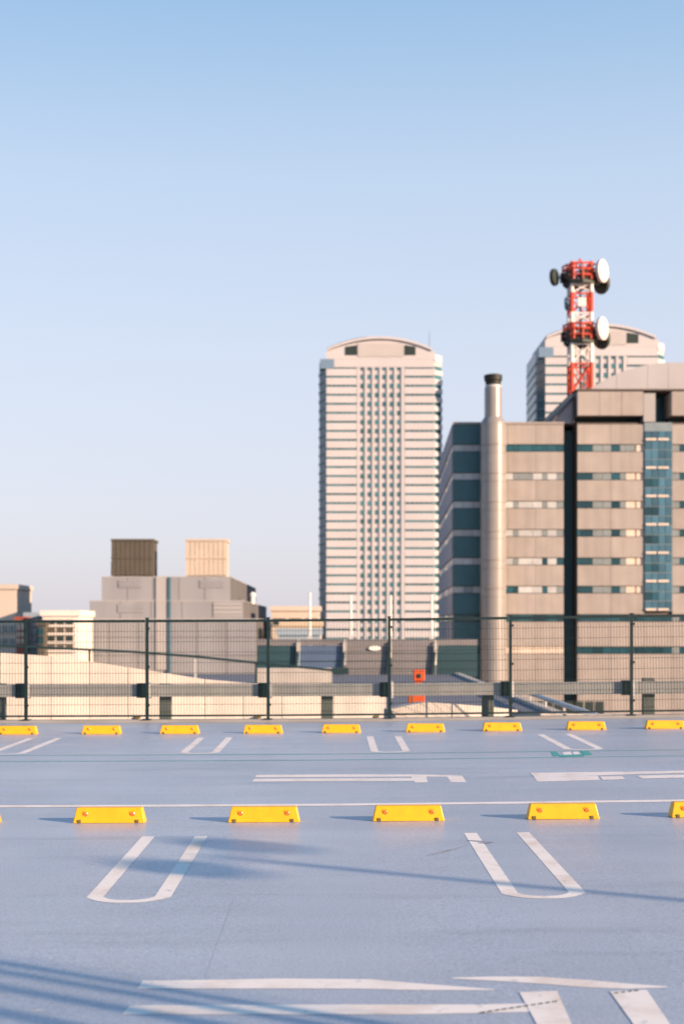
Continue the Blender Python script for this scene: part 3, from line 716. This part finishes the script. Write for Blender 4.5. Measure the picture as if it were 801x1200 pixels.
for yb, yt, rad in ((335,312,20.5),(404,381,19.5)):
    R_ = rad*kr
    K('platform', MB().lathe([(R_,0),(R_,.35),(R_*.98,.45)], (mx_,RY,rz(yb)), 8), 'dark_steel')
    for zz, m in ((yb-9,'red'),(yb-16,'red'),(yt+1,'red')):
        for i in range(12):
            t0, t1 = 2*math.pi*i/12, 2*math.pi*(i+1)/12
            K('platform_rail', MB().tube((mx_+R_*math.cos(t0), RY+R_*math.sin(t0), rz(zz)), (mx_+R_*math.cos(t1), RY+R_*math.sin(t1), rz(zz)), .12, 6), m)
    for i in range(12):
        t0 = 2*math.pi*i/12
        K('platform_post', MB().tube((mx_+R_*math.cos(t0), RY+R_*math.sin(t0), rz(yb)+.46), (mx_+R_*math.cos(t0), RY+R_*math.sin(t0), rz(yt)), .11, 6), 'red')
    for a, c in ((-.7,-.6),(.05,-.9),(.7,-.5),(-.9,.1),(.85,.35)):
        K('equipment_box', MB().box(mx_+a*R_-.5, mx_+a*R_+.5, RY+c*R_*.8-.4, RY+c*R_*.8+.4, rz(yb)+.47, rz(yb)+1.7), 'dark_steel' if a*c > -.4 else 'red')
K('lower_head', MB().box(mx_-.55, mx_+.55, RY-hw-.4, RY-hw+.1, rz(362), rz(352)), 'white_steel')
K('top_frame', MB().tube((mx_-.5,RY,rz(312)), (mx_,RY,rz(303)), .10, 6).tube((mx_+.5,RY,rz(312)), (mx_,RY,rz(303)), .10, 6), 'red')
def dish(px, py, r, axis, m, off=-1.5):
    X, Z = rx(px), rz(py); ax = Vector(axis).normalized()
    K('dish', MB().lathe([(r*.5,-.55),(r*.96,-.45),(r,-.35),(r,0),(r*.9,.08),(r*.3,.14)], (X, RY+off, Z), 28, ax), m, smooth=True)
    K('dish_arm', MB().tube((X-ax.x*.4, RY+off-ax.y*.4, Z), (mx_+(hw if X > mx_ else -hw), RY+min(0,off)*.3, Z), .13, 6), 'dark_steel')
dish(704,320.5,1.55,(.80,-.60,0),'dish'); dish(704,387.5,1.55,(.80,-.60,0),'dish')
dish(646.5,326.5,1.15,(-.80,.5,0),'dark_steel',-.6); dish(708,331,1.3,(.75,.6,0),'dark_steel',1.4); dish(708.5,396,1.3,(.75,.6,0),'dark_steel',1.4)
dish(663,355,.9,(-.9,.3,0),'roof_blue',.5)

# ------------------------------------------------------------------ stepped grey block on the left
SY = 160.0; ks = SY/F
qx = lambda p: (p-VX)*ks
qz = lambda p: EYE + (HY-p)*ks
sb = empty('stepped_building', (qx(195), SY, GZ), 'windowless mauve-grey stepped building with two rooftop boxes and dark right flank', 'building')
def G(name, b, m, **k): return b.build(name, M[m], sb, **k)
tiers = [(93,300,842,725.4,0.0,58,4),(105,285,725.2,704.2,2.5,55.5,3),(119,270,704,676,5.0,53,3)]
for x0, x1, yb, yt, off, dp, n in tiers:
    s = (SY+off)/SY
    X0, X1, z0, z1 = qx(x0)*s, qx(x1)*s, (GZ if yb > 800 else EYE+(HY-yb)*ks*s), EYE+(HY-yt)*ks*s
    Yf = SY+off
    G('tier_core', MB().slab([(X0+.2,Yf+.2),(X1-.2,Yf+.2),(X1-.2,Yf+dp),(X0+.2,Yf+dp)], z0, z1-.1), 'block')
    nx = 6 if n == 4 else 5
    zr = [z0 + (z1-z0)*i/max(1,n-1 if n == 4 else 1) for i in range((n if n == 4 else 2))]
    if n == 4: zr = [z0, EYE+(HY-790)*ks, EYE+(HY-768)*ks, EYE+(HY-747)*ks, z1]
    for j in range(len(zr)-1):
        for i in range(nx):
            xa, xb = X0+(X1-X0)*i/nx, X0+(X1-X0)*(i+1)/nx
            G('cladding_panel', MB().box(xa+.03, xb-.03, Yf, Yf+.19, zr[j]+.03, zr[j+1]-.03), 'block')
        for i in range(5):
            ya, yb_ = Yf+.25+(dp-.5)*i/5, Yf+.25+(dp-.5)*(i+1)/5
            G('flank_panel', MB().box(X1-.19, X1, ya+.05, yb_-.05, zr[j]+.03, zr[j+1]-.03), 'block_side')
    G('parapet_cap', MB().box(X0, X1, Yf+.02, Yf+dp, z1-.09, z1+.05), 'block_pale')
for x0, x1, o_ in ((183,196.5,.12),):
    for x_, y0, y1, off in ((0,785,725.4,0),(0,725,704.2,2.5),(0,704,676.4,5)):
        s = (SY+off)/SY
        G('pilaster', MB().box(qx(x0)*s, qx(x1)*s, SY+off-.15, SY+off-.005, EYE+(HY-y0)*ks*s, EYE+(HY-y1)*ks*s), 'block_pale')
        G('downpipe', MB().box(qx(197.3)*s, qx(200.2)*s, SY+off-.30, SY+off-.005, EYE+(HY-(y0 if y0 < 780 else 850))*ks*s, EYE+(HY-y1)*ks*s), 'groove')
for x0, x1, y0, y1, s, off in ((139,166,689,680,1.03125,5),(234,262,689,680,1.03125,5),(138,168,718,708,1.0156,2.5),(250,283,722,707,1.0156,2.5)):
    G('vent_grille', MB().box(qx(x0)*s, qx(x1)*s, SY+off-.05, SY+off-.004, EYE+(HY-y0)*ks*s, EYE+(HY-y1)*ks*s), 'block_pale' if x0 == 250 else 'block')
    for j in range(3):
        z = EYE+(HY-y0)*ks*s + (j+.5)*(y0-y1)*ks*s/3
        G('grille_slat', MB().box(qx(x0)*s, qx(x1)*s, SY+off-.09, SY+off-.052, z-.1, z+.1), 'block')
def roof_box(x0, x1, m, label):
    Yf = SY+7.5; k_ = Yf/F; X0, X1 = (x0-VX)*k_, (x1-VX)*k_; z0, z1 = EYE+(HY-675)*SY/F*1.03125, EYE+(HY-631.5)*k_
    o = empty('rooftop_box', ((X0+X1)/2, Yf, z0+.1), label, 'rooftop box')
    MB().box(X0+.15, X1-.15, Yf+.15, Yf+4.6, z0+.1, z1-.1).build('box_body', M[m], o)
    n = 9; me = MB().box(0, (X1-X0)/n-.06, 0.06, .145, 0, z1-z0-.4).mesh('slat', M[m])
    for i in range(n): place('slat', me, o, (X0+(X1-X0)*i/n+.06-o.location.x, 0, .1))
    MB().box(X0, X1, Yf-.05, Yf+4.7, z1-.25, z1).build('box_rim', M[m], o)
    MB().box(X0, X1, Yf-.04, Yf+.14, (z0+z1)/2-.08, (z0+z1)/2+.08).build('mid_rail', M[m], o)
roof_box(130, 180, 'brown_box', 'dark brown slatted box on the left of the grey stepped building roof')
roof_box(217, 266, 'cream_box', 'bright cream slatted box on the right of the grey stepped building roof')

G('antenna', MB().tube((qx(124)*1.03, SY+9, qz(676)), (qx(124)*1.03, SY+9, qz(654)), .05, 6), 'block_side')
G('roof_vent', MB().lathe([(.30,0),(.30,.9),(.42,1.0),(.36,1.3),(.06,1.5)], (qx(290)*1.06, SY+20, qz(704.3)), 14), 'white_steel')
for i in range(5): G('roof_unit', MB().box(qx(150+24*i)*1.03, qx(160+24*i)*1.03, SY+20, SY+21.5, qz(676)+.2, qz(676)+.75), 'block_pale')
# ------------------------------------------------------------------ far city
def far_block(name, x0, x1, y0, Y, m, label, rows=(), wm='teal_glass', ncol=4, dp=9, extra=None):
    k_ = Y/F; X0, X1, zt = (x0-VX)*k_, (x1-VX)*k_, EYE+(HY-y0)*k_
    o = empty(name, ((X0+X1)/2, Y, GZ), label, 'building')
    MB().box(X0, X1, Y, Y+dp, GZ, zt).build('wall', M[m], o)
    MB().box(X0-.2, X1+.2, Y-.2, Y+dp+.2, zt+.01, zt+.6).build('roof_edge', M[m], o)
    wv = (X1-X0)/ncol
    if rows:
        me = MB().box(wv*.12, wv*.88, -.06, -.003, -.4, .4).mesh('window', M[wm])
        sl = MB().box(wv*.08, wv*.92, -.25, -.003, -.1, 0).mesh('sill', M[m])
        for y in rows:
            z = EYE+(HY-y)*k_
            for i in range(ncol):
                place('window', me, o, (X0+wv*i-o.location.x, 0, z-GZ)); place('sill', sl, o, (X0+wv*i-o.location.x, 0, z-.42-GZ))
    return o
far_block('apartment_block', -40, 19, 690.5, 175, 'city_cream', 'cream apartment block at the left edge of the photo', (737,752), 'blind_mid', 7)
o = far_block('parking_building', 50, 92, 722, 150, 'city_white', 'white terraced building with open decks left of the grey block', (), dp=9)
k_ = 150/F
for i, y in enumerate((728.5, 738, 748, 758)):
    X0, X1 = (50-VX)*k_, (92-VX)*k_; z = EYE+(HY-y)*k_
    MB().box(X0+.2, X1-.6, 149.9, 149.995, z-.30, z+.20).build('deck_opening', M['brown_box' if i % 2 else 'void'], o)
    MB().box(X0+.2, X1-.2, 149.7, 149.98, z-.55, z-.32).build('deck_ledge', M['city_white'], o)
    for q in range(4): MB().box(X0+.4+q*.95, X0+.52+q*.95, 149.85, 149.985, z-.295, z+.205).build('deck_column', M['city_cream'], o)
o = far_block('glass_block', 30, 44, 724, 156, 'city_blue', 'narrow blue-grey building beside the white terraced building', (730,738,746,754), 'blind', 2)
o = far_block('shop_block', 19.5, 29, 729, 154, 'city_red', 'small dark red building right of the cream apartment block', (734,742,750), 'blind_and_reflection', 2)
o = far_block('low_house', 44.5, 52, 733, 148, 'brown_box', 'low dark brown building squeezed before the white terraced building', (740,750), 'teal_glass', 1)
far_block('cream_hall', 94, 112, 727, 172, 'city_cream', 'distant cream building just left of the grey stepped block', (732,), 'groove', 4)
far_block('ochre_building', 318, 374, 716, 176, 'city_cream', 'distant cream building with a dark window band between the grey block and cream tower', (728.5,), 'void', 3)
far_block('ochre_annex', 329, 376, 734, 163, 'city_tan', 'low ochre building in front of the distant cream building', (741,), 'blind_and_reflection', 5)
far_block('blue_shed', 326, 374, 744.5, 125, 'city_blue', 'low blue-grey roofed shed before the ochre building', (), dp=12)
far_block('long_hall', -60, 700, 746, 640, 'city_cream', 'long low cream building on the horizon behind the towers', (750,), 'groove', 40)

# ------------------------------------------------------------------ things beside the camera that throw the shadows on the deck
n_, u_ = Vector((.522,.853,0)), Vector((-.853,.522,0))
def pos(nv, uv): p = n_*nv + u_*uv; return p.x, p.y
lx, ly = pos(8.18, -11.2)
lp = empty('lamp_post', (lx, ly, dz(lx)), 'grey twin-head lamp post on the parking deck, right of the camera', 'lamp post')
MB().tube((lx,ly,dz(lx)), (lx,ly,4.95), .065, 16, .05).build('pole', M['lamp_pole'], lp, smooth=True)
MB().lathe([(.16,0),(.16,.02),(.09,.05),(.085,.3)], (lx,ly,dz(lx)+.001), 20).build('pole_base', M['lamp_pole'], lp)
for s in (-1, 1):
    e = n_*s*1.2 + u_*s*.28
    MB().tube((lx,ly,4.85), (lx+e.x*.28, ly+e.y*.28, 4.93), .03, 8).build('arm', M['lamp_pole'], lp)
    c = Vector((lx,ly,4.93)) + e*.42
    MB().lathe([(.19,0),(.25,.05),(.25,.19),(.15,.26)], (c.x,c.y,c.z-.12), 20).build('lamp_head', M['lamp_pole'], lp)
fr = empty('shadow_frame', (*pos(4.8,-4.2), 0), 'made-up open steel frame right of the camera, added to cast stripe shadows', 'added shadow frame')  # unseen frame, added so its bars cast the stripe shadows
for nv, r in ((5.07,.040),(4.94,.042),(4.72,.050),(4.41,.060),(4.15,.06)):
    X, Y = pos(nv, -4.2); MB().tube((X,Y,dz(X)), (X,Y,3.6), r, 10).build('upright', M['lamp_pole'], fr, smooth=True)
A = pos(5.24,-4.12); B = pos(4.0,-4.12)
for z in (.3, 3.5): MB().tube((A[0],A[1],z), (B[0],B[1],z), .03, 8).build('cross_rail', M['lamp_pole'], fr)
wm_ = MB()
for i in range(66):
    X, Y = pos(5.22-1.2*i/65, -4.05); wm_.tube((X,Y,.3), (X,Y,3.5), .0023, 4)
kind(wm_.build('shade_wires', M['lamp_pole'], fr), 'stuff')  # fine wires added to half-shade the deck
